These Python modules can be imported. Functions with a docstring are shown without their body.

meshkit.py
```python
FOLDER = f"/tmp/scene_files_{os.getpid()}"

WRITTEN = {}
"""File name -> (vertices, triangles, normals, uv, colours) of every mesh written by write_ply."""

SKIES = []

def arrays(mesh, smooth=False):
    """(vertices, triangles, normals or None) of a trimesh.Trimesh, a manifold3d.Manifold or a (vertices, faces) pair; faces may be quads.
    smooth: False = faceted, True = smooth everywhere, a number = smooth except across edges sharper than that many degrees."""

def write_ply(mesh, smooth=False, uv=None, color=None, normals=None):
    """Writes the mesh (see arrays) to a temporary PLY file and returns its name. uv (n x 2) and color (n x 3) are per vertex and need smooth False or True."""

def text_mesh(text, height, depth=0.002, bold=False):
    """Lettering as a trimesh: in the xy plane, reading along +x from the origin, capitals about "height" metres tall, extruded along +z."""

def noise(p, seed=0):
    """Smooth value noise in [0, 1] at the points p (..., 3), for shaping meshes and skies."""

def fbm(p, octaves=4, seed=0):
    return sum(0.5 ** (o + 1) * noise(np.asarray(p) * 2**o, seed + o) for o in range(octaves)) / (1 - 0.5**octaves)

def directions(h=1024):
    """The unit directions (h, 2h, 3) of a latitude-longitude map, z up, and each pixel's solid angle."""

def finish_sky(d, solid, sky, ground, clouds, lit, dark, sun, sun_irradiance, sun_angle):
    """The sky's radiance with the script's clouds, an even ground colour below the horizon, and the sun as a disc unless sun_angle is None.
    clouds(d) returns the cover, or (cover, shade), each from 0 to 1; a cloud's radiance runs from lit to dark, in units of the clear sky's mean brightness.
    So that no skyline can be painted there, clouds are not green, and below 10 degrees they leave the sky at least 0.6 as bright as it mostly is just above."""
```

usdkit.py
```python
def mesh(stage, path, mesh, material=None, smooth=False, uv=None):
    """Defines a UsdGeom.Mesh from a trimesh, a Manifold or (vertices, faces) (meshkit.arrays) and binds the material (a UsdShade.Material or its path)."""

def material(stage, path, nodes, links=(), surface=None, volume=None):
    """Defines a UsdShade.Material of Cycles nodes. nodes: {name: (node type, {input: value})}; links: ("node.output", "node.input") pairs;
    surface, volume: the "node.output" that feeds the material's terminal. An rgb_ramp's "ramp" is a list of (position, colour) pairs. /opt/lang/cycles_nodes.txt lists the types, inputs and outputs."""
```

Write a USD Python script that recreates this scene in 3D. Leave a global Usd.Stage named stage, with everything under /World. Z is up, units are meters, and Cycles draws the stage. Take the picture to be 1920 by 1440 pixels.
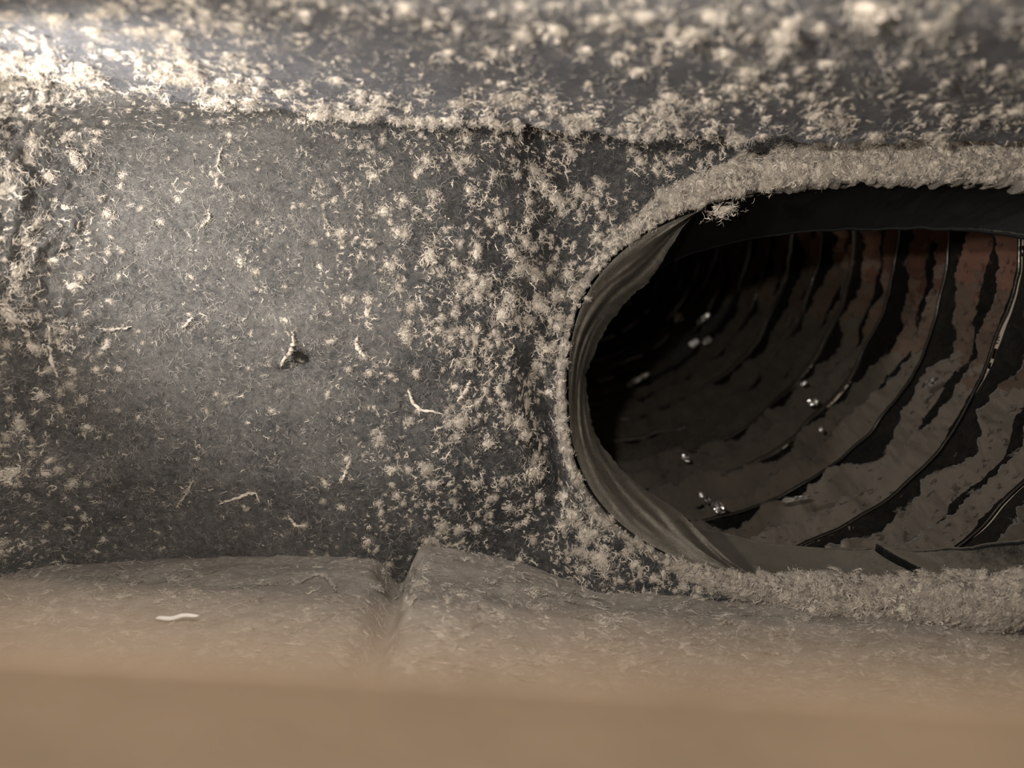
import math
import numpy as np
import trimesh
import usdkit
import meshkit
from scipy.interpolate import PchipInterpolator
from pxr import Gf, Sdf, Usd, UsdGeom, UsdLux, UsdShade, Vt

stage = Usd.Stage.CreateInMemory()
UsdGeom.SetStageUpAxis(stage, UsdGeom.Tokens.z)
UsdGeom.SetStageMetersPerUnit(stage, 1.0)
UsdGeom.Xform.Define(stage, "/World")
UsdGeom.Scope.Define(stage, "/World/Looks")

# ------------------------------------------------------------------ camera, lights, exposure
F = 1507.0                                   # focal length in pixels of the 1920 x 1440 frame
cam = UsdGeom.Camera.Define(stage, "/World/camera")
FOCAL = 4.25
cam.CreateFocalLengthAttr(FOCAL)
cam.CreateHorizontalApertureAttr(1920 / F * FOCAL)
cam.CreateVerticalApertureAttr(1440 / F * FOCAL)
cam.CreateFStopAttr(1.65)
cam.CreateFocusDistanceAttr(0.262)
cam.CreateClippingRangeAttr(Gf.Vec2f(0.004, 30))
cam.CreateExposureAttr(0.2)
UsdGeom.Xformable(cam).AddRotateXOp().Set(90.0)     # at the origin, looking along +y


def sphere_light(name, pos, radius, power, color):
    l = UsdLux.SphereLight.Define(stage, "/World/" + name)
    l.CreateRadiusAttr(radius)
    l.CreateIntensityAttr(power)
    l.CreateColorAttr(Gf.Vec3f(*color))
    l.CreateNormalizeAttr(True)
    UsdGeom.Xformable(l).AddTranslateOp().Set(Gf.Vec3d(*pos))
    return l


def spot(light, toward, cone, soft):
    """Turns a sphere light into a lamp with a beam."""
    shape = UsdLux.ShapingAPI.Apply(light.GetPrim())
    shape.CreateShapingConeAngleAttr(cone)
    shape.CreateShapingConeSoftnessAttr(soft)
    x = UsdGeom.Xformable(light)
    pos = np.array(x.GetOrderedXformOps()[0].Get())
    z = pos - np.array(toward)
    z /= np.linalg.norm(z)
    q = Gf.Rotation(Gf.Vec3d(0, 0, 1), Gf.Vec3d(*map(float, z))).GetQuat()
    x.AddOrientOp(UsdGeom.XformOp.PrecisionDouble).Set(Gf.Quatd(q))


# hand lamp held in at the upper left, its beam along the hood's rear edge
spot(sphere_light("torch_light", (-0.136, 0.152, 0.036), 0.005, 0.34, (1.0, 0.95, 0.90)), (-0.055, 0.250, 0.066), 54, 0.9)
sphere_light("phone_light", (-0.020, 0.042, 0.031), 0.0035, 0.36, (1.0, 0.935, 0.865))     # fill added for the phone's lamp, ahead of the lens and past the sill
dome = UsdLux.DomeLight.Define(stage, "/World/room_light")                                   # faint light of the room behind the camera
sphere_light("room_lamp", (-0.10, -0.12, -0.40), 0.03, 4.1, (1.0, 0.90, 0.79))              # added fill, low behind the camera, to brighten the sill's face alone
dome.CreateIntensityAttr(0.05)
dome.CreateColorAttr(Gf.Vec3f(1.0, 0.8, 0.6))

# ------------------------------------------------------------------ helpers
used = {}


def numbered(name, parent="/World"):
    k = used.get((parent, name), 0)
    used[(parent, name)] = k + 1
    return f"{parent}/{name}" + (f"_{k:03d}" if k else "")


def tag(prim, **kw):
    for k, v in kw.items():
        prim.SetCustomDataByKey(k, v)
    return prim


def thing(name, pos=(0, 0, 0), **kw):
    x = UsdGeom.Xform.Define(stage, numbered(name))
    x.AddTranslateOp().Set(Gf.Vec3d(*map(float, pos)))
    return tag(x.GetPrim(), **kw)


def mesh(name, vf, mat, parent="/World", smooth=True, **kw):
    path = numbered(name, str(parent) if isinstance(parent, str) else str(parent.GetPath()))
    return tag(usdkit.mesh(stage, path, vf, mat, smooth).GetPrim(), **kw)


def P(x, y, d):
    """The point at depth d that the photograph shows at (x, y)."""
    x, y, d = np.broadcast_arrays(np.asarray(x, float), np.asarray(y, float), np.asarray(d, float))
    return np.stack([(x - 960) / F * d, d, -(y - 720) / F * d], -1)


def grid_faces(n, m, wrap=False):
    i, j = np.meshgrid(np.arange(n - 1), np.arange(m if wrap else m - 1), indexing="ij")
    k = (j + 1) % m
    a, b, c, e = i * m + j, i * m + k, (i + 1) * m + k, (i + 1) * m + j
    return np.stack([a, b, c, e], -1).reshape(-1, 4)


def compact(v, f):
    keep = np.unique(f)
    new = np.full(len(v), -1)
    new[keep] = np.arange(len(keep))
    return v[keep], new[f]


def fbm(p, octaves=4, seed=0):
    return meshkit.fbm(p, octaves, seed)


def interp(x, xs, ys):
    return np.interp(x, xs, ys)


def smoothstep(x, a, b):
    t = np.clip((np.asarray(x, float) - a) / (b - a), 0, 1)
    return t * t * (3 - 2 * t)


# ------------------------------------------------------------------ materials
def dusty(name, bare, dust, scale, lo, hi, rough=0.6, bump=0.0006, metallic=0.0, up=0.0, side=None, spec=0.5):
    """Bare sheet with a film of dust: the dust's own cover comes from noise, and more of it lies on faces turned up."""
    nodes = {
        "g": ("geometry", {}),
        "n1": ("noise_texture", {"scale": scale, "detail": 6.0, "roughness": 0.62, "distortion": 0.6}),
        "n2": ("noise_texture", {"scale": scale * 5.3, "detail": 3.0, "roughness": 0.7, "distortion": 1.4}),
        "n3": ("noise_texture", {"scale": scale * 0.12, "detail": 2.0}),
        "mx": ("mix_float", {"fac": 0.6}),
        "mx2": ("mix_float", {"fac": 0.15}),
        "nn": ("separate_xyz", {}),
        "up": ("math", {"math_type": "multiply", "value2": up}),
        "add": ("math", {"math_type": "add"}),
        "mr": ("map_range", {"from_min": lo, "from_max": hi, "clamp": True}),
        "col": ("mix", {"color1": bare, "color2": dust}),
        "rough": ("mix_float", {"a": rough, "b": 0.95}),
        "spec": ("mix_float", {"a": spec, "b": 0.05}),
        "b": ("bump", {"distance": bump, "strength": 0.8}),
        "p": ("principled_bsdf", {"metallic": metallic}),
    }
    links = [("g.position", "n1.vector"), ("g.position", "n2.vector"), ("g.position", "n3.vector"), ("n1.fac", "mx.a"), ("n2.fac", "mx.b"),
             ("mx.result", "mx2.a"), ("n3.fac", "mx2.b"), ("g.normal", "nn.vector"), ("nn.z", "up.value1"), ("mx2.result", "add.value1"), ("up.value", "add.value2"),
             ("add.value", "mr.value"), ("mr.result", "col.fac"), ("mr.result", "rough.fac"), ("mr.result", "spec.fac"), ("mx.result", "b.height"),
             ("col.color", "p.base_color"), ("rough.result", "p.roughness"), ("spec.result", "p.specular_ior_level"), ("b.normal", "p.normal")]
    if side:                                   # thicker film towards one end of the sheet
        nodes["pp"] = ("separate_xyz", {})
        nodes["sm"] = ("map_range", {"range_type": "smoothstep", "from_min": side[0], "from_max": side[1], "to_min": side[2], "to_max": side[3], "clamp": True})
        nodes["sadd"] = ("math", {"math_type": "add"})
        links = [q for q in links if q[1] != "mr.value"] + [("g.position", "pp.vector"), ("pp.x", "sm.value"), ("add.value", "sadd.value1"), ("sm.result", "sadd.value2"), ("sadd.value", "mr.value")]
    return usdkit.material(stage, "/World/Looks/" + name, nodes, links, surface="p.BSDF")


def lint(name, a, b, scale=250.0, bump=0.0004):
    nodes = {
        "g": ("geometry", {}),
        "o": ("object_info", {}),
        "n1": ("noise_texture", {"scale": scale, "detail": 4.0, "roughness": 0.6}),
        "n2": ("noise_texture", {"scale": scale * 9, "detail": 3.0, "roughness": 0.7}),
        "m": ("mix_float", {"fac": 0.45}),
        "r": ("map_range", {"from_min": 0.3, "from_max": 0.7, "clamp": True}),
        "c": ("mix", {"color1": a, "color2": b}),
        "bu": ("bump", {"distance": bump, "strength": 0.7}),
        "p": ("principled_bsdf", {"roughness": 1.0, "specular_ior_level": 0.05, "sheen_weight": 0.15}),
    }
    links = [("g.position", "n1.vector"), ("g.position", "n2.vector"), ("n1.fac", "m.a"), ("o.random", "m.b"), ("m.result", "r.value"), ("r.result", "c.fac"),
             ("n2.fac", "bu.height"), ("bu.normal", "p.normal"), ("c.color", "p.base_color")]
    return usdkit.material(stage, "/World/Looks/" + name, nodes, links, surface="p.BSDF")


def plain(name, color, rough, metallic=0.0, spec=0.5):
    return usdkit.material(stage, "/World/Looks/" + name, {
        "g": ("geometry", {}), "n": ("noise_texture", {"scale": 900.0, "detail": 3.0}), "b": ("bump", {"distance": 0.0002, "strength": 0.5}),
        "p": ("principled_bsdf", {"base_color": color, "roughness": rough, "metallic": metallic, "specular_ior_level": spec})},
        [("g.position", "n.vector"), ("n.fac", "b.height"), ("b.normal", "p.normal")], surface="p.BSDF")


M_PANEL = dusty("dusty_grey_sheet", (0.030, 0.031, 0.033), (0.20, 0.19, 0.175), 480, 0.40, 0.62, rough=0.5, bump=0.0012, spec=0.2, side=(-0.075, 0.01, 0.02, -0.07))
M_CEIL = dusty("dusty_blue_grey_sheet", (0.085, 0.090, 0.106), (0.30, 0.29, 0.285), 420, 0.42, 0.72, rough=0.65, spec=0.3)
M_FLOOR = dusty("dust_covered_floor", (0.19, 0.176, 0.156), (0.47, 0.425, 0.37), 330, 0.33, 0.66, rough=0.9)
M_COLLAR = dusty("collar_black_plastic", (0.006, 0.006, 0.006), (0.14, 0.128, 0.105), 500, 0.55, 0.85, rough=0.5, up=0.42, bump=0.0003, spec=0.15)
M_SILL = dusty("tan_plastic", (0.30, 0.215, 0.145), (0.36, 0.28, 0.20), 60, 0.3, 0.7, rough=0.7)
M_MEMBRANE = dusty("black_duct_membrane", (0.004, 0.0036, 0.003), (0.034, 0.029, 0.023), 300, 0.44, 0.78, rough=0.6, spec=0.15)
M_LINT = lint("beige_lint", (0.46, 0.41, 0.347), (0.70, 0.63, 0.54))
M_FINE = lint("grey_beige_fibre", (0.17, 0.16, 0.145), (0.46, 0.425, 0.38))
M_FLOOR_LINT = lint("floor_lint", (0.33, 0.295, 0.25), (0.58, 0.525, 0.455))
M_DUCT_LINT = lint("brown_grey_lint", (0.058, 0.050, 0.040), (0.118, 0.101, 0.082), 90)
M_RED_LIT_LINT = lint("red_lit_lint", (0.078, 0.040, 0.028), (0.142, 0.076, 0.054), 90)  # duct lint with the reddish light of the upper wall in its colour
M_HALF_LIT_LINT = lint("half_red_lit_lint", (0.062, 0.044, 0.032), (0.116, 0.083, 0.062), 90)  # blend step between the painted reddish light and the plain duct lint
M_WIRE = plain("steel_wire", (0.16, 0.15, 0.14), 0.25, metallic=1.0)
M_FOIL = plain("bright_foil", (0.9, 0.9, 0.88), 0.30, metallic=1.0)
M_LINER = dusty("torn_foil_liner", (0.038, 0.035, 0.031), (0.21, 0.19, 0.157), 260, 0.30, 0.62, rough=0.8, up=0.08)
M_WHITE = plain("white_paper", (0.88, 0.87, 0.84), 0.7)
M_HOLE = plain("dark_cavity", (0.006, 0.006, 0.006), 0.9)

# ------------------------------------------------------------------ the surfaces, as depth at a place in the photograph
HOLE_C, HOLE_A, HOLE_B, HOLE_N = (1700.0, 728.0), 640.0, 385.0, 2.6
BACK_C, BACK_A, BACK_B, BACK_N = (1665.0, 730.0), 570.0, 300.0, 2.45


_wall = PchipInterpolator([-400, -150, 0, 120, 260, 500, 800, 950, 1060, 1200, 1920, 2900], [0.168, 0.205, 0.229, 0.243, 0.251, 0.256, 0.257, 0.2625, 0.2700, 0.268, 0.226, 0.172])


def wall_depth(x):
    return _wall(np.clip(x, -400, 2900))


def back_depth(x):
    return interp(x, [1000, 1095, 1250, 1400, 1500, 1700, 1900, 2240], [0.326, 0.325, 0.315, 0.300, 0.288, 0.262, 0.238, 0.205])


def panel_depth(x, y, fine=True):
    x, y = np.broadcast_arrays(np.asarray(x, float), np.asarray(y, float))
    d = wall_depth(x)
    left = 1 - smoothstep(x, 900, 1150)
    d = d + left * interp(y, [100, 200, 330, 600, 900, 1060, 1200], [0.006, -0.001, -0.005, -0.003, 0.007, 0.022, 0.034])
    q = np.stack([x, y, 0 * x], -1)
    d = d - 0.0022 * (fbm(q / 55, 3, 3) - 0.5)
    # at the left the wall's top bends forward to meet the hood
    d = d - 0.024 * (1 - smoothstep(x, 380, 600)) * (1 - smoothstep(y, 165, 262))
    # a crease down the wall just before the collar
    d = d + 0.008 * np.exp(-(((x - (1015 + (y - 800) * 0.18)) / 22) ** 2)) * smoothstep(y, 640, 720) * (1 - smoothstep(y, 900, 980))
    # heaped lint at the left end
    lump = (1 - smoothstep(x, 60, 300)) * smoothstep(y, 140, 260) * (1 - smoothstep(y, 560, 760))
    d = d - lump * (0.007 * np.abs(fbm(q / 42, 4, 9) - 0.42) + 0.005 * (fbm(q / 17, 2, 10) - 0.4))
    if fine:                                   # torn dent
        u, w = (x - 566) * 0.96 + (y - 673) * 0.28, -(x - 566) * 0.28 + (y - 673) * 0.96
        d = d + 0.010 * np.exp(-((u / 22) ** 2) ** 1.3 - ((w / 8.5) ** 2))
        d = d + 0.005 * np.exp(-(((x - 538) / 15) ** 2) - ((y - 689) / 3.5) ** 2)
    return d


def ceil_base(x):
    return interp(x, [-400, 0, 150, 300, 600, 800, 1000, 1200, 1500, 1920, 2500], [140, 150, 160, 185, 214, 232, 240, 252, 262, 268, 275])


def ceil_edge(x):
    x = np.asarray(x, float)
    q = np.stack([x / 38, 0 * x, 0 * x], -1)
    return ceil_base(x) + 22 * (fbm(q, 3, 15) - 0.5)


def ceil_depth(x, y):
    """The hood: depth by distance above its rear edge."""
    x, y = np.broadcast_arrays(np.asarray(x, float), np.asarray(y, float))
    t = y - ceil_base(x)
    d = interp(t, [-520, -380, -215, -120, -50, -18, 0], [0.085, 0.105, 0.140, 0.172, 0.206, 0.222, 0.229])
    d = d * interp(x, [-400, 0, 300, 1000, 1920, 2500], [0.80, 0.93, 1.0, 1.0, 0.93, 0.85])
    q = np.stack([x, y, 0 * x], -1)
    return d - 0.003 * (fbm(q / 70, 3, 5) - 0.5)


FZ = -0.0618


def floor_height(X, Y):
    """Height of the floor, with the seam between its two sheets."""
    z = FZ - 0.0088 * smoothstep(X, -0.032, 0.035)
    seam = -0.0325 + (0.225 - Y) * 0.06 + 0.0018 * (meshkit.noise(np.stack([Y * 60, 0 * Y, 0 * Y], -1)) - 0.5)
    s = X - seam
    z = z + 0.0060 * smoothstep(s, 0.0, 0.006) * np.exp(-np.maximum(s, 0) / 0.030) - 0.0105 * np.exp(-((s + 0.0035) / 0.0046) ** 2)
    q = np.stack([X, Y, 0 * X], -1)
    z = z + 0.0030 * (fbm(q / 0.014, 4, 21) - 0.5)
    return z + 0.002 * smoothstep(Y, 0.236, 0.262) ** 2 * (1 - smoothstep(X, 0.01, 0.03))


def floor_end(w):
    """How far back the floor reaches: just under the foot of the wall."""
    px = w[:, 0] / w[:, 1] * F + 960
    return np.where(px < 1130, panel_depth(px, 1085 + 0 * px, False), wall_depth(px)) + 0.004


def floor_point(x, y):
    x, y = np.broadcast_arrays(np.asarray(x, float), np.asarray(y, float))
    d = np.full(x.shape, 0.2)
    for _ in range(14):
        z = floor_height((x - 960) / F * d, d)
        d = 0.5 * d + 0.5 * np.clip(-z * F / np.maximum(y - 720, 60), 0.04, 0.30)
    return P(x, y, d)


def super_oval(theta, c, a, b, n):
    cs, sn = np.cos(theta), np.sin(theta)
    r = (np.abs(cs / a) ** n + np.abs(sn / b) ** n) ** (-1 / n)
    return c[0] + r * cs, c[1] - r * sn


def inside_hole(x, y, grow=0.0):
    return (np.abs((x - HOLE_C[0]) / (HOLE_A + grow)) ** HOLE_N + np.abs((y - HOLE_C[1]) / (HOLE_B + grow)) ** HOLE_N) < 1


# ------------------------------------------------------------------ structure: wall_back, ceiling, floor
xs, ys = np.arange(-400, 2901, 6.0), np.arange(90, 1231, 6.0)
X, Y = np.meshgrid(xs, ys, indexing="ij")
v = P(X, Y, panel_depth(X, Y)).reshape(-1, 3)
f = grid_faces(len(xs), len(ys))
cut = inside_hole(X, Y, 6).ravel()
f = f[~cut[f].all(1)]
wall = thing("wall_back", kind="structure", label="dark grey dusty sheet wall around the oval duct opening")
mesh("sheet", compact(v, f[:, ::-1]), M_PANEL, wall)

xs = np.arange(-400, 2501, 7.0)
ts = np.concatenate([np.arange(-520, 0, 8.0), [0.0]])
X, T = np.meshgrid(xs, ts, indexing="ij")
Yp = ceil_edge(X) + T
top = P(X, Yp, ceil_depth(X, Yp))
rolls = []
for k in range(1, 7):                          # the edge rolls back and up behind itself
    a = k / 6 * math.pi * 0.75
    e = top[:, -1, :].copy()
    e[:, 1] += 0.006 * math.sin(a) + (0.004 if k == 6 else 0)
    e[:, 2] += 0.006 * (1 - math.cos(a)) + (0.02 if k == 6 else 0)
    rolls.append(e[:, None, :])
v = np.concatenate([top] + rolls, 1)
n, m = v.shape[:2]
hood = thing("ceiling", kind="structure", label="blue grey sloping hood above the wall with lint along its edge")
mesh("sheet", (v.reshape(-1, 3), grid_faces(n, m)[:, ::-1]), M_CEIL, hood)

gx, gy = np.arange(-0.20, 0.27, 0.0010), np.arange(0.035, 0.300, 0.0012)
X, Y = np.meshgrid(gx, gy, indexing="ij")
Z = floor_height(X, Y)
v = np.stack([X, Y, Z], -1)
floor = thing("floor", kind="structure", label="dust covered grey floor with a seam running towards the camera")
split = int(np.searchsorted(gx, -0.033))
for lo, hi in ((0, split + 1), (split, len(gx))):
    w = v[lo:hi].reshape(-1, 3)
    ff = grid_faces(hi - lo, len(gy))
    ok = w[:, 1] < floor_end(w)
    mesh("floor_sheet", compact(w, ff[ok[ff].all(1)]), M_FLOOR, floor)

# the tan sill of the access slot, close under the lens
sx = np.linspace(-0.05, 0.05, 60)
prof = [(0.0201, -0.060), (0.0201, -0.0067), (0.0200, -0.0066), (0.0199, -0.0067), (0.0190, -0.060)]
prof = np.array(prof)
v = np.stack([np.stack([np.full(len(prof), x), prof[:, 0] + 0.03 * x * 0, prof[:, 1] - 0.055 * x], -1) for x in sx], 0)
mesh("trim_1", (v.reshape(-1, 3), grid_faces(len(sx), len(prof))), M_SILL, smooth=40, kind="structure", label="smooth tan sill out of focus along the bottom of the view")

# ------------------------------------------------------------------ the collar of the duct opening
collar = thing("duct_collar", label="black oval duct collar set in the grey wall with lint on its rim", category="duct collar")
th = np.linspace(0, 2 * math.pi, 1201)[:-1]
fx, fy = super_oval(th, HOLE_C, HOLE_A, HOLE_B, HOLE_N)
bx, by = super_oval(th, BACK_C, BACK_A, BACK_B, BACK_N)
front = P(fx, fy, wall_depth(fx) - 0.001)
back = P(bx, by, back_depth(bx))
outward = front - front.mean(0)
outward /= np.linalg.norm(outward, axis=1, keepdims=True)
seam_th = np.radians(-62.0)
rows = []
for s in np.linspace(0, 1, 90):
    p = front * (1 - s) + back * s
    q = np.stack([np.cos(th) * 9, np.sin(th) * 9, np.full_like(th, s * 2)], -1)
    bulge = 0.003 * math.sin(math.pi * s) + 0.0016 * (fbm(q, 3, 31) - 0.5)
    line = seam_th - s * 0.576                        # overlap seam running down the lower wall of the collar
    dth = (th - line + math.pi) % (2 * math.pi) - math.pi
    bulge = bulge + 0.0035 * np.exp(-((dth - 0.006) / 0.009) ** 2) * smoothstep(s, 0.04, 0.12)
    bulge = bulge - 0.0016 * smoothstep(dth, 0.008, 0.02) * (1 - smoothstep(dth, 0.03, 0.25))
    rows.append(p + outward * bulge[:, None])
rows = np.array(rows)
mesh("tube", (rows.reshape(-1, 3), grid_faces(len(rows), len(th), True)), M_COLLAR, collar)
rim = rows[-1]                                               # rolled back rim of the tube
ring = []
for a in np.linspace(0, 2 * math.pi, 9)[:-1]:
    ring.append(rim + outward * (0.0011 * math.cos(a) + 0.0008) + np.array([0, 0.0011, 0]) * math.sin(a))
ring = np.array(ring + ring[:1])
mesh("back_rim", (ring.reshape(-1, 3), grid_faces(len(ring), len(th), True)), M_COLLAR, collar)


def bead_radius(t):
    s = np.sin(t)
    return 0.0017 + 0.0053 * smoothstep(s, 0.30, 0.85) + 0.0056 * smoothstep(-s, 0.55, 0.95)


def bead_point(t, a, extra=0.0):
    """A place on the lint covered bead around the opening: t around the oval, a around the bead."""
    x, y = super_oval(t, HOLE_C, HOLE_A, HOLE_B, HOLE_N)
    p = P(x, y, wall_depth(x))
    o = p - front.mean(0)
    o /= np.linalg.norm(o, axis=-1, keepdims=True)
    q = np.stack([np.cos(t) * 14, np.sin(t) * 14, 0 * t], -1)
    r = bead_radius(t) * (0.55 + 0.9 * fbm(q * 1.6 + np.stack([np.cos(a), np.sin(a), 0.7 * np.sin(a)], -1) * 1.2, 4, 41))
    c = p + o * (bead_radius(t) * (0.9 - 0.65 * smoothstep(-np.sin(t), 0.4, 0.8)))[..., None]
    nrm = o * np.cos(a)[..., None] + np.array([0.0, -1.0, 0.0]) * np.sin(a)[..., None]
    return c + nrm * (r + extra)[..., None], nrm


A, Tt = np.meshgrid(np.linspace(0, 2 * math.pi, 25), np.linspace(0, 2 * math.pi, 1441)[:-1], indexing="ij")
bp, _ = bead_point(Tt, A)
mesh("flange", (bp.reshape(-1, 3), grid_faces(25, 1440, True)), dusty("lint_grey_flange", (0.05, 0.048, 0.046), (0.34, 0.30, 0.25), 420, 0.40, 0.64, rough=0.8), collar)

# torn liner: a thin crumpled sheet hanging inside the left of the collar with a ragged fringe
lt = np.radians(np.linspace(138, 236, 460))
lx0, ly0 = super_oval(lt, HOLE_C, HOLE_A - 6, HOLE_B - 6, HOLE_N)
lx1, ly1 = super_oval(lt, (1650.0, 728.0), 548.0, 300.0, 2.15)
width = smoothstep(lt, lt[0] - 0.02, lt[0] + 0.35) * (1 - smoothstep(lt, lt[-1] - 0.5, lt[-1] + 0.02))
rag = 6 * (fbm(np.stack([lt * 9, 0 * lt, 0 * lt], -1), 3, 51) - 0.5) + 4 * (fbm(np.stack([lt * 70, 0 * lt, 0 * lt], -1), 4, 52) - 0.5)
rows = []
for s in np.linspace(0, 1, 26):
    sw = s * width
    x = lx0 * (1 - sw) + (lx1 + rag * 1.6 * s ** 5) * sw
    y = ly0 * (1 - sw) + (ly1 + rag * 0.5 * s ** 5) * sw
    d = wall_depth(lx0) + 0.003 + 0.028 * sw ** 1.3
    q = np.stack([lt * 5 + s * 3.5, np.full_like(lt, s * 2.6), 0 * lt], -1)
    d = d + 0.016 * (fbm(q, 3, 55) - 0.5) * math.sin(math.pi * min(1, s * 0.9)) 
    rows.append(P(x, y, d))
rows = np.array(rows)
mesh("liner", (rows.reshape(-1, 3), grid_faces(len(rows), len(lt))), M_LINER, collar, label="torn crumpled liner with a ragged edge")

# ------------------------------------------------------------------ the corrugated duct behind the wall
duct = thing("flexible_duct", label="corrugated black flexible duct with wire rings and brown lint behind the oval opening", category="flexible duct")
D0, PITCH, RM = 0.31, 0.048, 650 * 0.31 / F


def duct_center(d):
    x = 938 + (1265 - 938) * D0 / d
    return P(x, 425 + 0 * d, d)


def duct_point(d, t, r):
    """t = 0 at the right, falling clockwise towards the bottom (negative)."""
    c = duct_center(d)
    return c + np.stack([r * np.cos(t), 0 * r, r * np.sin(t)], -1)


def trim(v, f):
    """Keep what lies behind the slanted wall."""
    px = v[:, 0] / v[:, 1] * F + 960
    ok = v[:, 1] > back_depth(px) - 0.004
    return compact(v, f[ok[f].all(1)])


def membrane(ph, d, t):
    ph = ph % 1.0
    q = np.stack([t * 6, d * 40, 0 * t], -1)
    return RM + 0.0065 * np.sin(math.pi * ph) ** 0.8 + 0.005 * (fbm(q, 3, 61) - 0.5)


def lint_height(k, PH, T):
    low = smoothstep(-T, 0.25, 1.25)
    q = np.stack([T * 7 + k * 3.7, PH * 2.0, 0 * T + k], -1)
    qf = np.stack([T * 48 + k, PH * 26, 0 * T + k], -1)
    wob = 0.30 * (fbm(np.stack([T * 5 + 9 * k, 0 * T, 0 * T], -1), 3, 71) - 0.5)
    one = np.exp(-((PH - 0.25 - wob * 0.8) / 0.098) ** 2)
    two = np.exp(-((PH - 0.70 - wob * 1.4) / 0.105) ** 2)
    h = 0.0085 * one * (0.10 + 1.5 * fbm(q, 3, 72)) + 0.0085 * two * (0.05 + 1.6 * fbm(q * 1.3, 4, 73))
    h = h + 0.0032 * low * np.maximum(one, two) ** 0.8 - 0.0012 * (1 - low) + 0.0042 * (fbm(qf, 4, 74) - 0.5) - 0.0012 + 0.0011 * (fbm(qf * 3, 2, 75) - 0.5)
    return h - 0.005 * np.exp(-((PH - 0.475 - wob) / 0.065) ** 2) - 0.003 * (1 - smoothstep(PH, 0.0, 0.06))


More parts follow.
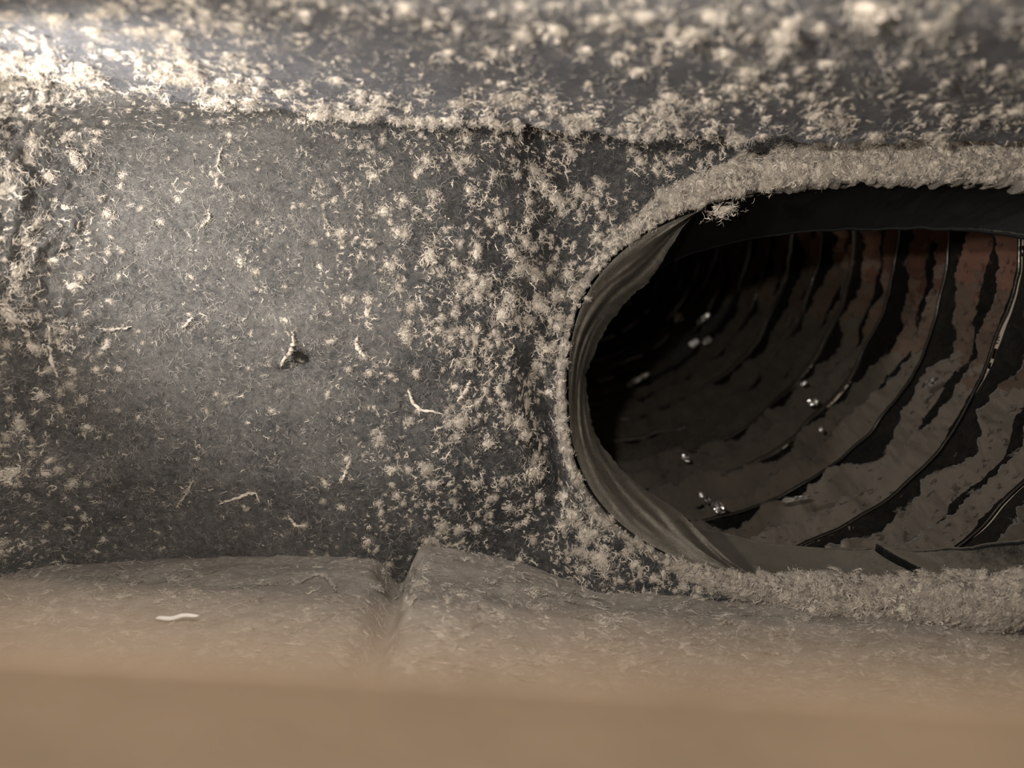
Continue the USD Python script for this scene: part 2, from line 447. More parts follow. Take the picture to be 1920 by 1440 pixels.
K0, K1 = -3, 24
for k in range(K0, K1):
    near = k < 7
    nt, nph = (520, 46) if near else (220, 18)
    ph = np.linspace(0, 1, nph)
    # coarse on the hidden top and left, fine where it shows
    t = np.radians(np.concatenate([np.linspace(-265, -135, 30)[:-1], np.linspace(-135, 50, nt), np.linspace(50, 95, 12)[1:]]))
    PH, T = np.meshgrid(ph, t, indexing="ij")
    Dp = D0 + (k + PH) * PITCH + 0.004 * (fbm(np.stack([T * 3, 0 * T + k, 0 * T], -1), 2, 63) - 0.5)
    r = membrane(PH, Dp, T)
    v = duct_point(Dp, T, r).reshape(-1, 3)
    v, f = trim(v, grid_faces(len(ph), len(t)))
    if len(f):
        mesh("pleat", (v, f), M_MEMBRANE, duct)
    # lint: one smooth roll right behind the wire, one fluffy roll half way; patchy on the side, closed near the bottom
    h = lint_height(k, PH, T)
    r2 = r - np.maximum(h, -0.002)
    v = duct_point(Dp, T, r2).reshape(-1, 3)
    f = grid_faces(len(ph), len(t))
    f = f[(h.ravel()[f] > 0).any(1)]
    v, f = trim(*compact(v, f))
    if len(f):
        # reddish light put into the lint colour up the side wall, grey brown below
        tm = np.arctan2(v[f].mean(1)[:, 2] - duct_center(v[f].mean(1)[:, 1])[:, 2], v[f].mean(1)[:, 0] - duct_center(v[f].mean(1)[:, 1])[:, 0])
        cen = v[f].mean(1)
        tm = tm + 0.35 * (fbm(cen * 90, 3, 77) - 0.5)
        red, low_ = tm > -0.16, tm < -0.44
        for sel, mat, lab in ((red, M_RED_LIT_LINT, "lint coloured as if in reddish light"), (~red & ~low_, M_HALF_LIT_LINT, "lint coloured as if half in reddish light"), (low_, M_DUCT_LINT, None)):
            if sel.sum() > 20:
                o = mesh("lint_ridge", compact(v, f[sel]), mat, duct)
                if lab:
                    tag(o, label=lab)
    # the wire ring on the crest
    t = np.radians(np.linspace(-265, 95, 300))
    cross = np.linspace(0, 2 * math.pi, 7)[:-1]
    dd = np.full_like(t, D0 + k * PITCH) + 0.004 * (fbm(np.stack([t * 3, 0 * t + k, 0 * t], -1), 2, 63) - 0.5)
    rr = membrane(np.zeros_like(t), dd, t) - 0.0008
    ringv = np.stack([duct_point(dd + 0.0008 * math.sin(a), t, rr + 0.0008 * math.cos(a)) for a in cross], 1)
    v, f = trim(ringv.reshape(-1, 3), grid_faces(len(t), 6, True))
    if len(f):
        mesh("wire_ring", (v, f), M_WIRE, duct)
# the far bend closes the view
end = D0 + K1 * PITCH
t = np.linspace(0, 2 * math.pi, 60)[:-1]
rows = np.array([duct_point(np.full_like(t, end + 0.12 * (1 - s * s)), t, np.full_like(t, s * (RM + 0.006))) for s in np.linspace(1, 0.02, 10)])
mesh("far_bend", (rows.reshape(-1, 3), grid_faces(10, len(t), True)), M_MEMBRANE, duct)


def duct_at(x, y):
    """The duct wall seen at (x, y) of the photograph."""
    d = np.linspace(0.28, 1.4, 4000)
    c, p = duct_center(d), P(x, y, d)
    out = np.hypot(p[:, 0] - c[:, 0], p[:, 2] - c[:, 2]) > RM - 0.007
    i = int(np.argmax(out))
    return p[i], c[i] - p[i]


# ------------------------------------------------------------------ tufts of lint
rng = np.random.default_rng(7)


def tube(path, rad, sides):
    n = len(path)
    tan = np.gradient(path, axis=0)
    tan /= np.linalg.norm(tan, axis=1, keepdims=True) + 1e-12
    ref = np.where(np.abs(tan[:, 2:]) < 0.9, [[0, 0, 1.0]], [[1.0, 0, 0]])
    a = np.cross(tan, ref)
    a /= np.linalg.norm(a, axis=1, keepdims=True) + 1e-12
    b = np.cross(tan, a)
    w = np.linspace(0, 2 * math.pi, sides + 1)[:-1]
    v = path[:, None] + rad[:, None, None] * (a[:, None] * np.cos(w)[None, :, None] + b[:, None] * np.sin(w)[None, :, None])
    return v.reshape(-1, 3), grid_faces(n, sides, True)


def join(parts):
    vs, fs, at = [], [], 0
    for v, f in parts:
        vs.append(v), fs.append(f + at)
        at += len(v)
    return np.vstack(vs), np.vstack(fs)


def walk(n, step, bend, lift, start=(0, 0, 0), a=None):
    a = rng.uniform(0, 2 * math.pi) if a is None else a
    curl = rng.normal(0, bend * 0.5)
    p = [np.array(start, float)]
    for i in range(n - 1):
        a += curl + rng.normal(0, bend)
        p.append(p[-1] + step * np.array([math.cos(a), math.sin(a), rng.normal(0, lift)]))
    p = np.array(p)
    p[:, 2] = np.abs(p[:, 2])
    return p


def fibres(n, spread, length, r, lift):
    out = []
    for _ in range(n):
        s = np.array([rng.normal(0, spread[0]), rng.normal(0, spread[1]), abs(rng.normal(0, lift))])
        p = walk(6, length / 5 * rng.uniform(0.5, 1.3), 0.45, 0.5, s)
        out.append(tube(p, r * np.array([1, 1, 1, 0.9, 0.7, 0.3]), 3))
    return join(out)


def strand(length, r):
    """A felted strand with a branch or two, lying flat."""
    n = 14
    p = walk(n, length / n, 0.40, 0.12)
    p[:, 2] += r * 0.6
    p -= np.array([p[:, 0].mean(), p[:, 1].mean(), 0])
    prof = np.sin(np.linspace(0.12, math.pi - 0.12, n)) ** 0.6
    out = [tube(p, r * prof * rng.uniform(0.45, 1.35, n), 6)]
    for _ in range(rng.integers(2, 6)):
        q = walk(8, length / 16, 0.45, 0.25, p[rng.integers(2, n - 2)])
        out.append(tube(q, r * np.linspace(0.7, 0.12, 8) * rng.uniform(0.7, 1.3, 8), 5))
    for i in range(int(26 * length / 0.006)):
        q = walk(5, length * 0.07, 0.5, 0.6, p[rng.integers(0, n)] + rng.normal(0, r * 0.5, 3))
        out.append(tube(q, 0.000045 * np.array([1.4, 1.2, 1, 0.8, 0.4]), 3))
    return join(out)


def clump(size, elong):
    """A fluffy lump: felted knots over a bumpy core, bristling with short fibres."""
    s = trimesh.creation.icosphere(3)
    v = s.vertices.copy()
    o = rng.uniform(0, 50, 3)
    v *= (0.15 + 0.9 * fbm(v * 2.0 + o, 3, 81) + 0.55 * (fbm(v * 6 + o, 3, 82) - 0.3))[:, None]
    v *= np.array([size * elong, size, size * 0.6]) * 0.62
    v[:, 2] += size * 0.2
    core = [(v, np.hstack([s.faces, s.faces[:, 2:]]))]
    for _ in range(20):
        st = np.array([rng.normal(0, 0.40 * size * elong), rng.normal(0, 0.40 * size), abs(rng.normal(0, 0.28 * size))])
        n = rng.integers(5, 10)
        p = walk(n, size * 0.15, 0.75, 0.6, st)
        core.append(tube(p, size * 0.085 * np.sin(np.linspace(0.2, math.pi - 0.2, n)) * rng.uniform(0.5, 1.5, n), 5))
    return join(core), fibres(150, (size * 0.5 * elong, size * 0.5), size * 0.8, 0.00004, size * 0.4)


def rot_to(normal, spin):
    """Quaternions (w, x, y, z) that turn z to the normal after a spin about z."""
    n = np.asarray(normal, float)
    n = n / np.linalg.norm(n, axis=-1, keepdims=True)
    w = 1 + n[:, 2]
    q = np.stack([w, -n[:, 1], n[:, 0], 0 * w], -1)
    bad = w < 1e-6
    q[bad] = [0, 1, 0, 0]
    q /= np.linalg.norm(q, axis=1, keepdims=True)
    c, s = np.cos(spin / 2), np.sin(spin / 2)
    return np.stack([q[:, 0] * c - q[:, 3] * s, q[:, 1] * c + q[:, 2] * s, q[:, 2] * c - q[:, 1] * s, q[:, 0] * s + q[:, 3] * c], -1)


PROTO = []


def stuff(name, protos, mat, pos, nrm, scale, which, label, category, tilt=0.22, lean=(0, 0, 0)):
    pi = UsdGeom.PointInstancer.Define(stage, numbered(name))
    tag(pi.GetPrim(), kind="stuff", label=label, category=category)
    paths = []
    for i, vf in enumerate(protos):
        m = usdkit.mesh(stage, f"{pi.GetPath()}/tuft" + (f"_{i:03d}" if i else ""), vf, mat, True)
        paths.append(m.GetPath())
    pi.CreatePrototypesRel().SetTargets(paths)
    n = len(pos)
    pi.CreateProtoIndicesAttr(Vt.IntArray.FromNumpy(np.asarray(which, np.int32)))
    pi.CreatePositionsAttr(Vt.Vec3fArray.FromNumpy(pos.astype(np.float32)))
    q = rot_to(nrm / np.linalg.norm(nrm, axis=1, keepdims=True) + rng.normal(0, tilt, (n, 3)) + np.array(lean), rng.uniform(0, 2 * math.pi, n))
    pi.CreateOrientationsAttr(Vt.QuathArray([Gf.Quath(float(a), float(b), float(c), float(d)) for a, b, c, d in q]))
    sc = np.repeat(np.asarray(scale)[:, None], 3, 1).astype(np.float32)
    pi.CreateScalesAttr(Vt.Vec3fArray.FromNumpy(sc))
    return pi


def surface(fn, x, y):
    """Points and camera facing normals of a surface given by its depth at places of the photograph."""
    p = fn(x, y)
    e = 5.0
    n = np.cross(fn(x + e, y) - fn(x - e, y), fn(x, y + e) - fn(x, y - e))
    n /= np.linalg.norm(n, axis=-1, keepdims=True)
    n *= np.where((n * p).sum(-1) > 0, -1, 1)[:, None]
    return p, n


panel_at = lambda x, y: P(x, y, panel_depth(x, y))
ceil_at = lambda x, y: P(x, y, ceil_depth(x, y))
FINE = [join([tube(walk(9, rng.uniform(0.00014, 0.00042), 0.5, 0.25), 0.000045 * rng.uniform(0.6, 1.5) * np.array([0.5, 1, 1.2, 1.3, 1.2, 1.1, 1, 0.8, 0.4]), 4) for _ in range(rng.integers(1, 4))]) for _ in range(24)]
STRAND = [strand(rng.uniform(0.0022, 0.0058), rng.uniform(0.00012, 0.00030)) for _ in range(30)]
CLUMPS = [clump(rng.uniform(0.0016, 0.0026), rng.uniform(1.0, 1.9)) for _ in range(14)]
SMALL = STRAND + [join([a, b]) for a, b in CLUMPS[:7]]


def pick(n, share=0.13):
    """Mostly strands, a few fluffy lumps."""
    return np.where(rng.uniform(0, 1, n) < share, rng.integers(len(STRAND), len(SMALL), n), rng.integers(0, len(STRAND), n))


def scatter(n, x0, x1, y0, y1, density, cell=40.0, seed=0):
    """Random places of the photograph, kept where density (0..1) and a patchy noise allow."""
    x, y = rng.uniform(x0, x1, n), rng.uniform(y0, y1, n)
    patch = fbm(np.stack([x / cell, y / cell, 0 * x + seed], -1), 3, seed)
    keep = rng.uniform(0, 1, n) < density(x, y) * smoothstep(patch, 0.30, 0.62)
    return x[keep], y[keep]


# --- on the wall
def free(x, y):
    return (~inside_hole(x, y, 8)) & (y > ceil_edge(x) - 10)


def d_panel(x, y):
    right = smoothstep(x, 560, 850)
    left = 1 - smoothstep(x, 80, 260)
    d = 0.16 + 0.80 * right + 0.48 * left * (1 - smoothstep(y, 560, 820) * 0.4) + 0.30 * smoothstep(x, 300, 600) * (1 - smoothstep(y, 500, 700))
    d = d - 0.45 * smoothstep(x, 1000, 1040) * smoothstep(y, 640, 720) * (1 - smoothstep(y, 860, 950))
    d = d - 0.7 * np.exp(-(((x - 1110) / 50) ** 2) - (((y - 320) / 80) ** 2))
    d = d + (0.35 + 0.5 * (1 - smoothstep(x, 350, 620))) * (1 - smoothstep(y - ceil_edge(x), 15, 55))
    d = d + 0.8 * smoothstep(x, 1000, 1060) * smoothstep(y, 980, 1030)
    return np.clip(d, 0, 1) * free(x, y)


x, y = scatter(21000, -350, 1400, 130, 1150, d_panel, 34, 91)
p, n = surface(panel_at, x, y)
stuff("wall_lint", SMALL, M_LINT, p, n, rng.uniform(0.35, 1.0, len(x)) ** 1.2 * (0.55 + 0.34 * smoothstep(x, 550, 900) + 0.4 * (1 - smoothstep(x, 60, 250))), pick(len(x)),
      "small pale lint tufts and curled strands scattered over the grey wall", "lint")
x, y = scatter(52000, -350, 2300, 130, 1130, lambda x, y: free(x, y) * (0.95 - 0.25 * smoothstep(x, 500, 800)) * (1 - 0.8 * smoothstep(x, 1040, 1090) * smoothstep(y, 180, 230)), 20, 92)
p, n = surface(panel_at, x, y)
stuff("wall_dust_fibre", FINE, M_FINE, p + n * 0.0001, n, rng.uniform(0.5, 1.15, len(x)), rng.integers(0, len(FINE), len(x)),
      "fine dust fibres felted over the whole grey wall", "dust")


# --- under the hood
def d_ceil(x, y):
    t = y - ceil_edge(x)
    d = 0.30 + 0.62 * smoothstep(t, -110, -25) * (1 - 0.6 * smoothstep(x, 1250, 1500))
    d = d + 0.45 * (1 - smoothstep(x, 350, 650))
    return np.clip(d + 0.12 * smoothstep(x, 500, 900) * (1 - smoothstep(x, 1450, 1650)), 0, 1) * (t < 0)


x, y = scatter(14000, -350, 2200, -220, 300, d_ceil, 44, 93)
p, n = surface(ceil_at, x, y)
stuff("hood_lint", SMALL, M_LINT, p, n, rng.uniform(0.35, 1.0, len(x)) * (0.55 + 0.5 * smoothstep(y - ceil_edge(x), -120, -15)) * (1 + 0.35 * (1 - smoothstep(x, 300, 650))), pick(len(x)),
      "pale lint tufts hanging under the blue grey hood", "lint", 0.45, (0, -0.9, 0))
x, y = scatter(30000, -350, 2200, -220, 300, lambda x, y: 0.8 * (y < ceil_edge(x)), 20, 94)
p, n = surface(ceil_at, x, y)
stuff("hood_dust_fibre", FINE, M_FINE, p + n * 0.0001, n, rng.uniform(0.5, 1.1, len(x)), rng.integers(0, len(FINE), len(x)),
      "fine dust fibres felted over the underside of the hood", "dust", 0.4, (0, -0.4, 0))

# --- on the floor
def on_floor(x, y):
    p = floor_point(x, y)
    ok = (p[:, 1] < floor_end(p)) & (np.abs(p[:, 2] - floor_height(p[:, 0], p[:, 1])) < 0.002)
    return x[ok], y[ok]


x, y = scatter(8000, -250, 2200, 1035, 1400, lambda x, y: np.clip(0.30 + 0.5 * smoothstep(x, 700, 900) + 0.4 * (1 - smoothstep(y, 1080, 1180)), 0, 1), 36, 95)
x, y = on_floor(x, y)
p, n = surface(floor_point, x, y)
n[:, 2] = np.abs(n[:, 2]) + 1e-3
stuff("floor_lint", SMALL, M_FLOOR_LINT, p, n, rng.uniform(0.35, 1.05, len(x)), pick(len(x)),
      "grey beige lint tufts lying on the dusty floor", "lint")
x, y = scatter(26000, -250, 2200, 1035, 1400, lambda x, y: 0.9 + 0 * x, 20, 96)
x, y = on_floor(x, y)
p, n = surface(floor_point, x, y)
n[:, 2] = np.abs(n[:, 2]) + 1e-3
stuff("floor_dust_fibre", FINE, M_FLOOR_LINT, p, n, rng.uniform(0.5, 1.3, len(x)), rng.integers(0, len(FINE), len(x)),
      "fine dust fibres felted over the floor", "dust")

# --- on the bead around the opening
t = rng.uniform(0.0, 2 * math.pi, 22000)
a = rng.uniform(-0.6, 3.1, 22000)
s = np.sin(t)
xx, yy = super_oval(t, HOLE_C, HOLE_A, HOLE_B, HOLE_N)
dens = 0.13 + 0.85 * smoothstep(s, 0.35, 0.7) * (1 - 0.65 * smoothstep(xx, 1650, 1800)) + 0.85 * smoothstep(-s, 0.5, 0.85)
keep = rng.uniform(0, 1, len(t)) < dens
keep &= (s < -0.4) | (a < 2.6)
t, a = t[keep], a[keep]
p, n = bead_point(t, a)
stuff("flange_lint", SMALL + FINE[:8], M_LINT, p, n, rng.uniform(0.25, 0.75, len(t)), rng.integers(0, len(SMALL) + 8, len(t)),
      "thick beige lint packed along the bead around the oval opening", "lint")

# --- in the duct: fuzz along the lint ridges
k = rng.integers(K0, 12, 60000)
ph = np.where(rng.uniform(0, 1, 60000) < 0.5, rng.normal(0.26, 0.12, 60000), rng.normal(0.70, 0.12, 60000))
t = np.radians(rng.uniform(-130, 45, 60000))
d = D0 + (k + ph) * PITCH
ph = ph % 1.0
hh = lint_height(k, ph, t)
r = membrane(ph, d, t) - np.maximum(hh, 0) + 0.0004
p = duct_point(d, t, r)
n = duct_center(d) - p
px = p[:, 0] / p[:, 1] * F + 960
keep = (p[:, 1] > back_depth(px) + 0.002) & (hh > -0.0004) & ((hh < 0.0028) | (rng.uniform(0, 1, len(t)) < 0.35))
p, n, t = p[keep], n[keep], t[keep]
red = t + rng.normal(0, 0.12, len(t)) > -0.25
for sel, mat, lab in ((red, M_RED_LIT_LINT, "lint fuzz coloured as if in reddish light on the upper ribs of the duct"), (~red, M_DUCT_LINT, "brown grey lint fuzz on the lower ribs of the duct")):
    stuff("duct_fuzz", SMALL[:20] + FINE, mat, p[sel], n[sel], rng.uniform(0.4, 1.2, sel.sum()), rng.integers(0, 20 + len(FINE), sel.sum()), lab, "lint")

# ------------------------------------------------------------------ single lumps of lint, one thing each
first = {}


def place_clump(kind, pos, nrm, spin, scale, label, group, mat=M_LINT, name="lint_clump", stretch=1.0):
    x = UsdGeom.Xform.Define(stage, numbered(name))
    q = rot_to(np.asarray(nrm, float)[None], np.array([spin]))[0]
    x.AddTranslateOp().Set(Gf.Vec3d(*map(float, pos)))
    x.AddOrientOp().Set(Gf.Quatf(*map(float, q)))
    x.AddScaleOp().Set(Gf.Vec3f(scale * stretch, scale, scale))
    o = tag(x.GetPrim(), label=label, category="lint")
    if group:
        tag(o, group=group)
    key = (kind, name, str(mat.GetPath()))
    if key not in first:
        a, b = CLUMPS[kind]
        mesh("fluff", a, mat, o)
        mesh("stray_fibre", b, mat, o)
        first[key] = o
    else:
        o.GetReferences().AddInternalReference(first[key].GetPath())
        o.SetInstanceable(True)
    return o


def many(at, spots, what, regions, mat=M_LINT, name="lint_clump", lean=(0, 0, 0)):
    """regions: (x limit, y limit, words) in reading order; the first that holds the spot names it."""
    x, y, s = np.array([q[:3] for q in spots], float).T
    p, n = surface(at, x, y)
    if at is floor_point:
        n[:, 2] = np.abs(n[:, 2])
    for i in range(len(x)):
        where = next(w for a, b, w in regions if x[i] < a and y[i] < b)
        size = "large" if s[i] >= 1.3 else "middling" if s[i] >= 0.95 else "small"
        label = f"{size} {what} {where}"
        place_clump(int(rng.integers(0, len(CLUMPS))), p[i], n[i] + np.array(lean), rng.uniform(0, 6.28), s[i] * (0.7 if at is ceil_at else 0.9), label, label, mat, name)


BIG = 9999
near_hole = [(1000, 885, 1.5), (915, 832, 1.2), (800, 880, 1.1), (975, 505, 1.6), (955, 560, 1.5), (940, 590, 1.4), (1012, 575, 1.6), (1045, 612, 1.3), (1005, 685, 1.3), (1030, 735, 0.9),
             (862, 790, 1.4), (852, 495, 0.9), (905, 535, 1.1), (850, 590, 0.7), (895, 618, 0.8), (760, 628, 1.2), (805, 480, 1.3), (985, 455, 1.4), (1000, 520, 1.3), (970, 795, 1.0),
             (830, 985, 1.0), (868, 1040, 0.9), (892, 905, 0.9), (1075, 965, 1.5), (1110, 1000, 1.5), (1085, 1035, 1.4), (1060, 930, 1.2), (1130, 1050, 1.5), (1055, 985, 1.1), (1010, 930, 0.9),
             (1040, 375, 1.5), (1020, 350, 1.1), (1000, 320, 1.0), (1065, 515, 1.1), (1040, 555, 1.2), (935, 640, 0.8), (960, 475, 1.2), (1025, 655, 1.0), (955, 950, 0.9), (1100, 560, 0.6)]
many(panel_at, near_hole, "beige lint clump", [
    (930, 560, "up and left of the oval opening"), (930, 760, "well left of the opening at middle height"), (930, BIG, "down and left of the oval opening"),
    (BIG, 400, "under the hood edge above the opening's left end"), (BIG, 560, "in the dense patch beside the opening's upper left"), (BIG, 700, "against the collar's left edge"),
    (BIG, 830, "beside the dark crease left of the collar"), (BIG, 960, "just below the dark crease"), (BIG, BIG, "beside the collar's lower left corner")])
mid = [(712, 822, 0.8), (650, 860, 0.7), (620, 640, 0.7), (690, 1015, 0.9), (715, 960, 0.7), (780, 700, 0.8), (650, 560, 0.7), (600, 500, 0.6), (720, 395, 0.8), (700, 330, 0.7), (760, 440, 0.8),
       (590, 455, 0.6), (480, 510, 0.8), (450, 490, 0.7), (640, 950, 0.6), (735, 880, 0.8), (570, 985, 0.6), (690, 560, 0.7), (535, 600, 0.5), (610, 905, 0.6)]
many(panel_at, mid, "pale lint clump on the wall", [(640, 560, "up and left of the torn dent"), (BIG, 480, "up and right of the torn dent"), (BIG, 760, "level with the torn dent"),
    (650, BIG, "below the torn dent"), (BIG, 900, "down and right of the torn dent"), (BIG, BIG, "above the floor seam")])
leftish = [(20, 885, 1.4), (135, 905, 1.1), (45, 450, 1.7), (30, 510, 1.6), (20, 590, 1.6), (65, 420, 1.4), (140, 300, 1.2), (90, 330, 1.1), (120, 390, 1.0), (60, 270, 1.3), (180, 245, 1.0), (15, 330, 1.4),
           (150, 520, 0.9), (60, 650, 1.1), (35, 800, 1.0), (200, 640, 0.5), (110, 880, 0.8), (75, 740, 0.9), (200, 400, 0.8), (230, 330, 0.8)]
many(panel_at, leftish, "pale lint lump", [(BIG, 350, "in the heap under the hood at the wall's left end"), (100, 600, "in the heap at middle height of the left end"), (BIG, 530, "right of the heap at the left end"),
    (BIG, 760, "below the heap at the left end"), (BIG, BIG, "low on the wall's left end above the floor")])
rr = np.random.default_rng(19)
hood_spots = [(1040, 50, 1.3), (1295, 55, 1.5), (1330, 20, 1.2), (1210, 25, 1.1), (1360, 95, 1.1), (1400, 130, 1.2), (1465, 95, 1.0), (1480, 40, 1.2), (1620, 30, 1.6), (1100, 90, 1.0), (1160, 100, 1.0), (1195, 130, 0.9),
              (925, 95, 1.0), (1030, 180, 1.0), (1240, 190, 1.0), (1520, 175, 0.9), (1370, 160, 1.0), (1460, 60, 1.1), (1630, 10, 1.3), (1550, 115, 0.8), (1760, 195, 1.0), (1840, 215, 0.8), (1555, 225, 0.9), (1740, 45, 0.9),
              (150, 120, 1.5), (210, 95, 1.1), (330, 60, 1.4), (100, 30, 1.3), (340, 90, 1.1), (640, 195, 1.1), (710, 180, 1.0), (850, 190, 0.9), (1000, 210, 1.1), (1100, 215, 1.0), (420, 150, 1.0), (480, 165, 1.0), (530, 170, 1.1),
              (570, 20, 0.9), (760, 10, 1.0), (980, 60, 1.0), (860, 50, 0.8)]
many(ceil_at, hood_spots, "bright lint clump under the hood", [(400, BIG, "at its dim left end"), (700, BIG, "left of its middle"), (1020, 120, "in its middle near the top"), (1020, BIG, "in its middle near the rear edge"),
    (1250, 110, "in the crowd right of its middle"), (1250, BIG, "near the rear edge above the collar's left end"), (1420, BIG, "in the brightest crowd at right"), (1600, BIG, "right of the brightest crowd"), (BIG, 100, "at its far right top"), (BIG, BIG, "at its dark right end")], lean=(0, -0.9, 0))
edge_x = rr.uniform(0, 1500, 46)
many(ceil_at, [(q, float(ceil_edge(q)) - rr.uniform(0, 14), rr.uniform(0.6, 1.25)) for q in edge_x], "lint clump on the hood's rear edge", [(200, BIG, "at its left end"), (420, BIG, "in the glare of the lamp"), (650, BIG, "right of the glare"), (850, BIG, "above the middle of the wall"),
    (1100, BIG, "left of the collar"), (1300, BIG, "above the collar's left part"), (BIG, BIG, "above the collar's top")], lean=(0, -0.9, 0))
fl = [(rr.uniform(700, 1900), rr.uniform(1150, 1300), rr.uniform(0.6, 1.15)) for _ in range(40)] + [(960, 1085, 1.1), (925, 1095, 1.2), (1000, 1115, 1.3), (1065, 1110, 1.2), (1100, 1120, 1.2), (800, 1110, 0.9)]
many(floor_point, fl, "lint clump on the floor", [(900, 1170, "just right of the seam by the wall"), (1150, 1170, "against the wall left of the collar"), (1000, BIG, "right of the seam near the sill"), (1250, 1230, "in front of the collar's left end"),
    (1250, BIG, "near the sill in front of the collar's left end"), (1600, 1230, "in front of the collar's middle"), (1600, BIG, "near the sill in front of the collar's middle"), (BIG, 1230, "in front of the collar's right end"), (BIG, BIG, "near the sill at far right")], M_FLOOR_LINT)
fl = [(rr.uniform(0, 640), rr.uniform(1075, 1180), rr.uniform(0.5, 0.9)) for _ in range(18)]
many(floor_point, fl, "lint clump on the floor", [(290, 1130, "along the wall at far left"), (290, BIG, "left of the white sliver"), (480, BIG, "around the white sliver"), (BIG, 1120, "along the wall left of the seam"), (BIG, BIG, "left of the seam in front")], M_FLOOR_LINT)
bt = np.concatenate([rr.uniform(math.radians(95), math.radians(150), 26), rr.uniform(math.radians(55), math.radians(95), 5)])
p, n = bead_point(bt, rr.uniform(0.2, 2.0, len(bt)), np.zeros(len(bt)))
for i in range(len(bt)):
    place_clump(int(rng.integers(0, 14)), p[i], n[i], rng.uniform(0, 6.28), rr.uniform(0.7, 1.2), *[("beige lint clump on the oval opening's rim, " + ("right of the hanging clump" if bt[i] < math.radians(112) else "at the upper left bend" if bt[i] < math.radians(138) else "at the left side"))] * 2)
bt = rr.uniform(math.radians(228), math.radians(292), 34)
p, n = bead_point(bt, rr.uniform(0.0, 1.8, len(bt)), np.zeros(len(bt)))
for i in range(len(bt)):
    place_clump(int(rng.integers(0, 14)), p[i], n[i], rng.uniform(0, 6.28), rr.uniform(0.8, 1.5), *[("beige lint clump in the roll along the lower rim, " + ("at its left bend" if bt[i] < math.radians(245) else "left of its middle" if bt[i] < math.radians(265) else "right of its middle"))] * 2)

# the clump that hangs from the top of the collar
p, n = bead_point(np.array([math.radians(124)]), np.array([2.9]), np.zeros(1))
place_clump(3, P(1355, 392, 0.262), (0, -0.5, -0.8), 0.4, 1.5, "lint clump hanging over the dark top of the collar", None)


# strands that stand out one by one
def long_strand(pts, r, label, at=panel_at, mat=M_LINT):
    pts = np.array(pts, float)
    k = np.linspace(0, len(pts) - 1, 26)
    x, y = (np.interp(k, np.arange(len(pts)), pts[:, j]) for j in (0, 1))
    p, n = surface(at, x, y)
    p = p + n * r * 0.8 + rng.normal(0, r * 0.25, p.shape)
    prof = np.sin(np.linspace(0.1, math.pi - 0.1, 26)) ** 0.5 * rng.uniform(0.5, 1.25, 26) * r
    c = p.mean(0)
    o = thing("lint_strand", c, label=label, category="lint")
    mesh("felted_core", tube(p - c, prof, 7), mat, o)
    fs = []
    for _ in range(60):
        i = rng.integers(0, 26)
        q = [p[i] - c + rng.normal(0, r * 0.4, 3)]
        dr = rng.normal(0, 1, 3) + n[i] * 0.4
        for _ in range(5):
            dr = dr + rng.normal(0, 0.5, 3)
            q.append(q[-1] + dr / np.linalg.norm(dr) * 0.0004)
        fs.append(tube(np.array(q), 0.00005 * np.array([1.3, 1.2, 1, 0.9, 0.7, 0.3]), 3))
    mesh("stray_fibre", join(fs), mat, o)


long_strand([(412, 942), (440, 935), (465, 925), (480, 924), (486, 940)], 0.00055, "long hooked lint strand low on the wall left of centre")
long_strand([(188, 617), (205, 618), (225, 616), (247, 612)], 0.00050, "straight horizontal lint strand on the left of the wall")
long_strand([(342, 615), (352, 606), (362, 593)], 0.00050, "short slanting lint strand up and right of the horizontal strand")
long_strand([(548, 622), (552, 640), (545, 656), (533, 672), (528, 682)], 0.00075, "frayed lint strand on the wall beside the dark torn dent")
long_strand([(417, 275), (412, 295), (408, 315), (420, 330)], 0.00045, "thin upright lint strand high on the wall under the hood edge")
long_strand([(375, 430), (385, 418), (395, 408), (392, 395)], 0.00055, "crooked bright lint strand in the upper left middle of the wall")
long_strand([(88, 610), (90, 640), (92, 665), (100, 690), (106, 705)], 0.00060, "vertical blurred lint strand near the left end of the wall")
long_strand([(330, 950), (350, 925), (362, 900)], 0.00035, "thin slanting lint strand low on the wall left of the hooked strand")
long_strand([(672, 632), (668, 645), (676, 660), (685, 668)], 0.00075, "thick curled lint strand right of the torn dent")
long_strand([(880, 712), (872, 735), (858, 752)], 0.00080, "thick slanting lint strand on the wall left of the crease")
long_strand([(765, 730), (775, 755), (790, 768), (830, 775)], 0.00060, "bent lint strand in the right middle of the wall")
long_strand([(640, 905), (650, 882), (658, 860)], 0.00050, "upright lint strand low in the middle of the wall")
long_strand([(540, 965), (555, 985), (572, 985)], 0.00050, "small hooked lint strand low on the wall above the floor edge")
long_strand([(565, 1095), (590, 1080), (615, 1085), (632, 1115)], 0.00080, "arched lint strand on the floor left of the seam", floor_point, M_FLOOR_LINT)

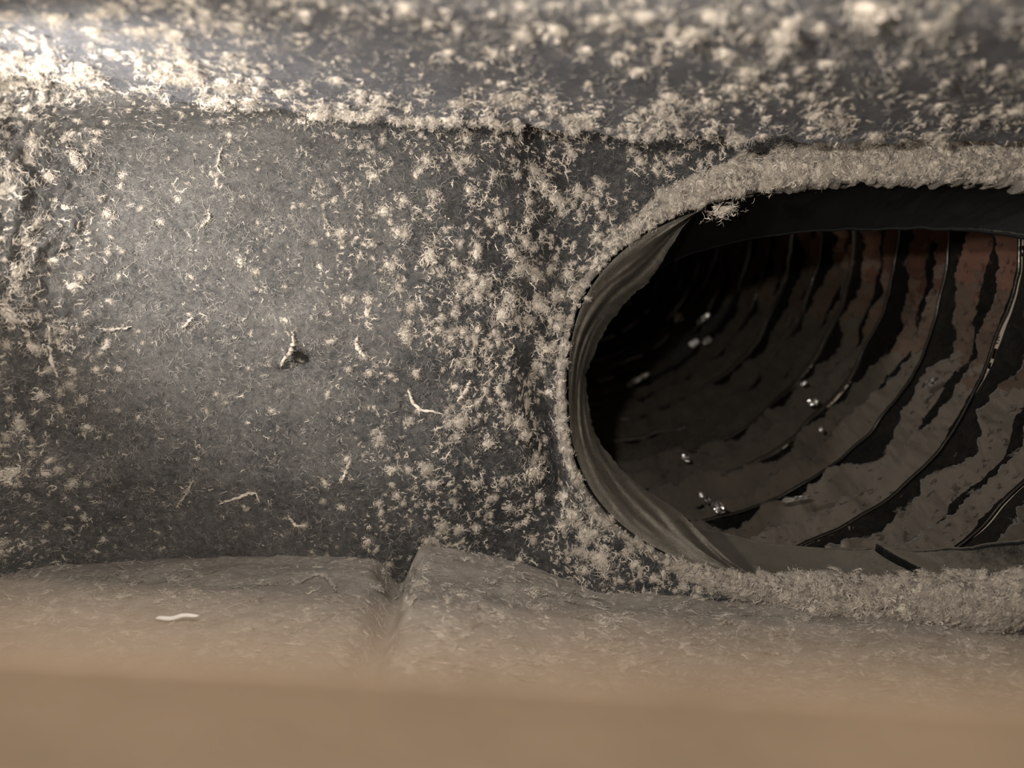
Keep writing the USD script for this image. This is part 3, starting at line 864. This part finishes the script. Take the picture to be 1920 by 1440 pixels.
# the white sliver on the floor
c = floor_point(np.array([333.0]), np.array([1172.0]))[0] + np.array([0, 0, 0.0022])
u = np.linspace(-1, 1, 20)
path = np.stack([u * 0.0057, -0.0006 * u, 0.0009 * u + 0.0003 * np.sin(u * 5)], -1)
v, f = tube(path, 0.00070 * (1 - u ** 6 * 0.6) * (1 - 0.15 * u), 8)
caps = [np.array([[0, i, i + 1, i + 1] for i in range(1, 7)]), np.array([[len(v) - 8, len(v) - 8 + i + 1, len(v) - 8 + i, len(v) - 8 + i] for i in range(1, 7)])]
v = v * np.array([1, 1, 0.8])
o = thing("paper_sliver", c, label="bright white sliver lying on the dusty floor at left", category="paper scrap")
mesh("sliver", (v, np.vstack([f] + caps)), M_WHITE, o)

# bright scraps of bare foil in the duct
foil = [(1350, 968, 16, 10, -35), (1325, 950, 16, 5, -40), (1290, 873, 9, 5, -40), (1500, 952, 30, 4, 10), (1197, 722, 26, 5, 30), (1760, 727, 20, 5, 30), (1326, 603, 16, 5, 35), (1278, 600, 9, 8, 40), (1550, 817, 4, 4, 0),
        (1535, 765, 12, 6, 10), (1333, 645, 10, 6, 30), (1184, 573, 6, 4, 40), (1518, 728, 7, 4, 20), (1308, 650, 10, 5, 40)]
for x, y, w, h, ang in foil:
    p, inw = duct_at(x, y)
    inw = inw / np.linalg.norm(inw)
    sc = p[1] / F
    ca, sa = math.cos(math.radians(ang)), math.sin(math.radians(ang))
    g = np.linspace(-1, 1, 9)
    U, W = np.meshgrid(g, g, indexing="ij")
    edge = 1 - 0.35 * np.abs(W)
    lx, ly = U * w * edge * sc, W * h * sc
    # leaning so that its face turns between the lamp and the lens, crumpled
    nz = 0.25 * h * sc * (fbm(np.stack([U * 2.3 + x, W * 2.3, 0 * U], -1), 3, 99) - 0.5) * 4
    e1 = np.array([ca, 0, sa])
    e2 = np.array([-sa, 0.25, ca])
    nn = np.array([0, -1.0, 0.25])
    q = p + inw * 0.004 + lx[..., None] * e1 + ly[..., None] * e2 + nz[..., None] * nn
    c = q.reshape(-1, 3).mean(0)
    mesh("foil_scrap", (q.reshape(-1, 3), grid_faces(9, 9)), M_FOIL, duct, smooth=False, label="bright bare foil")
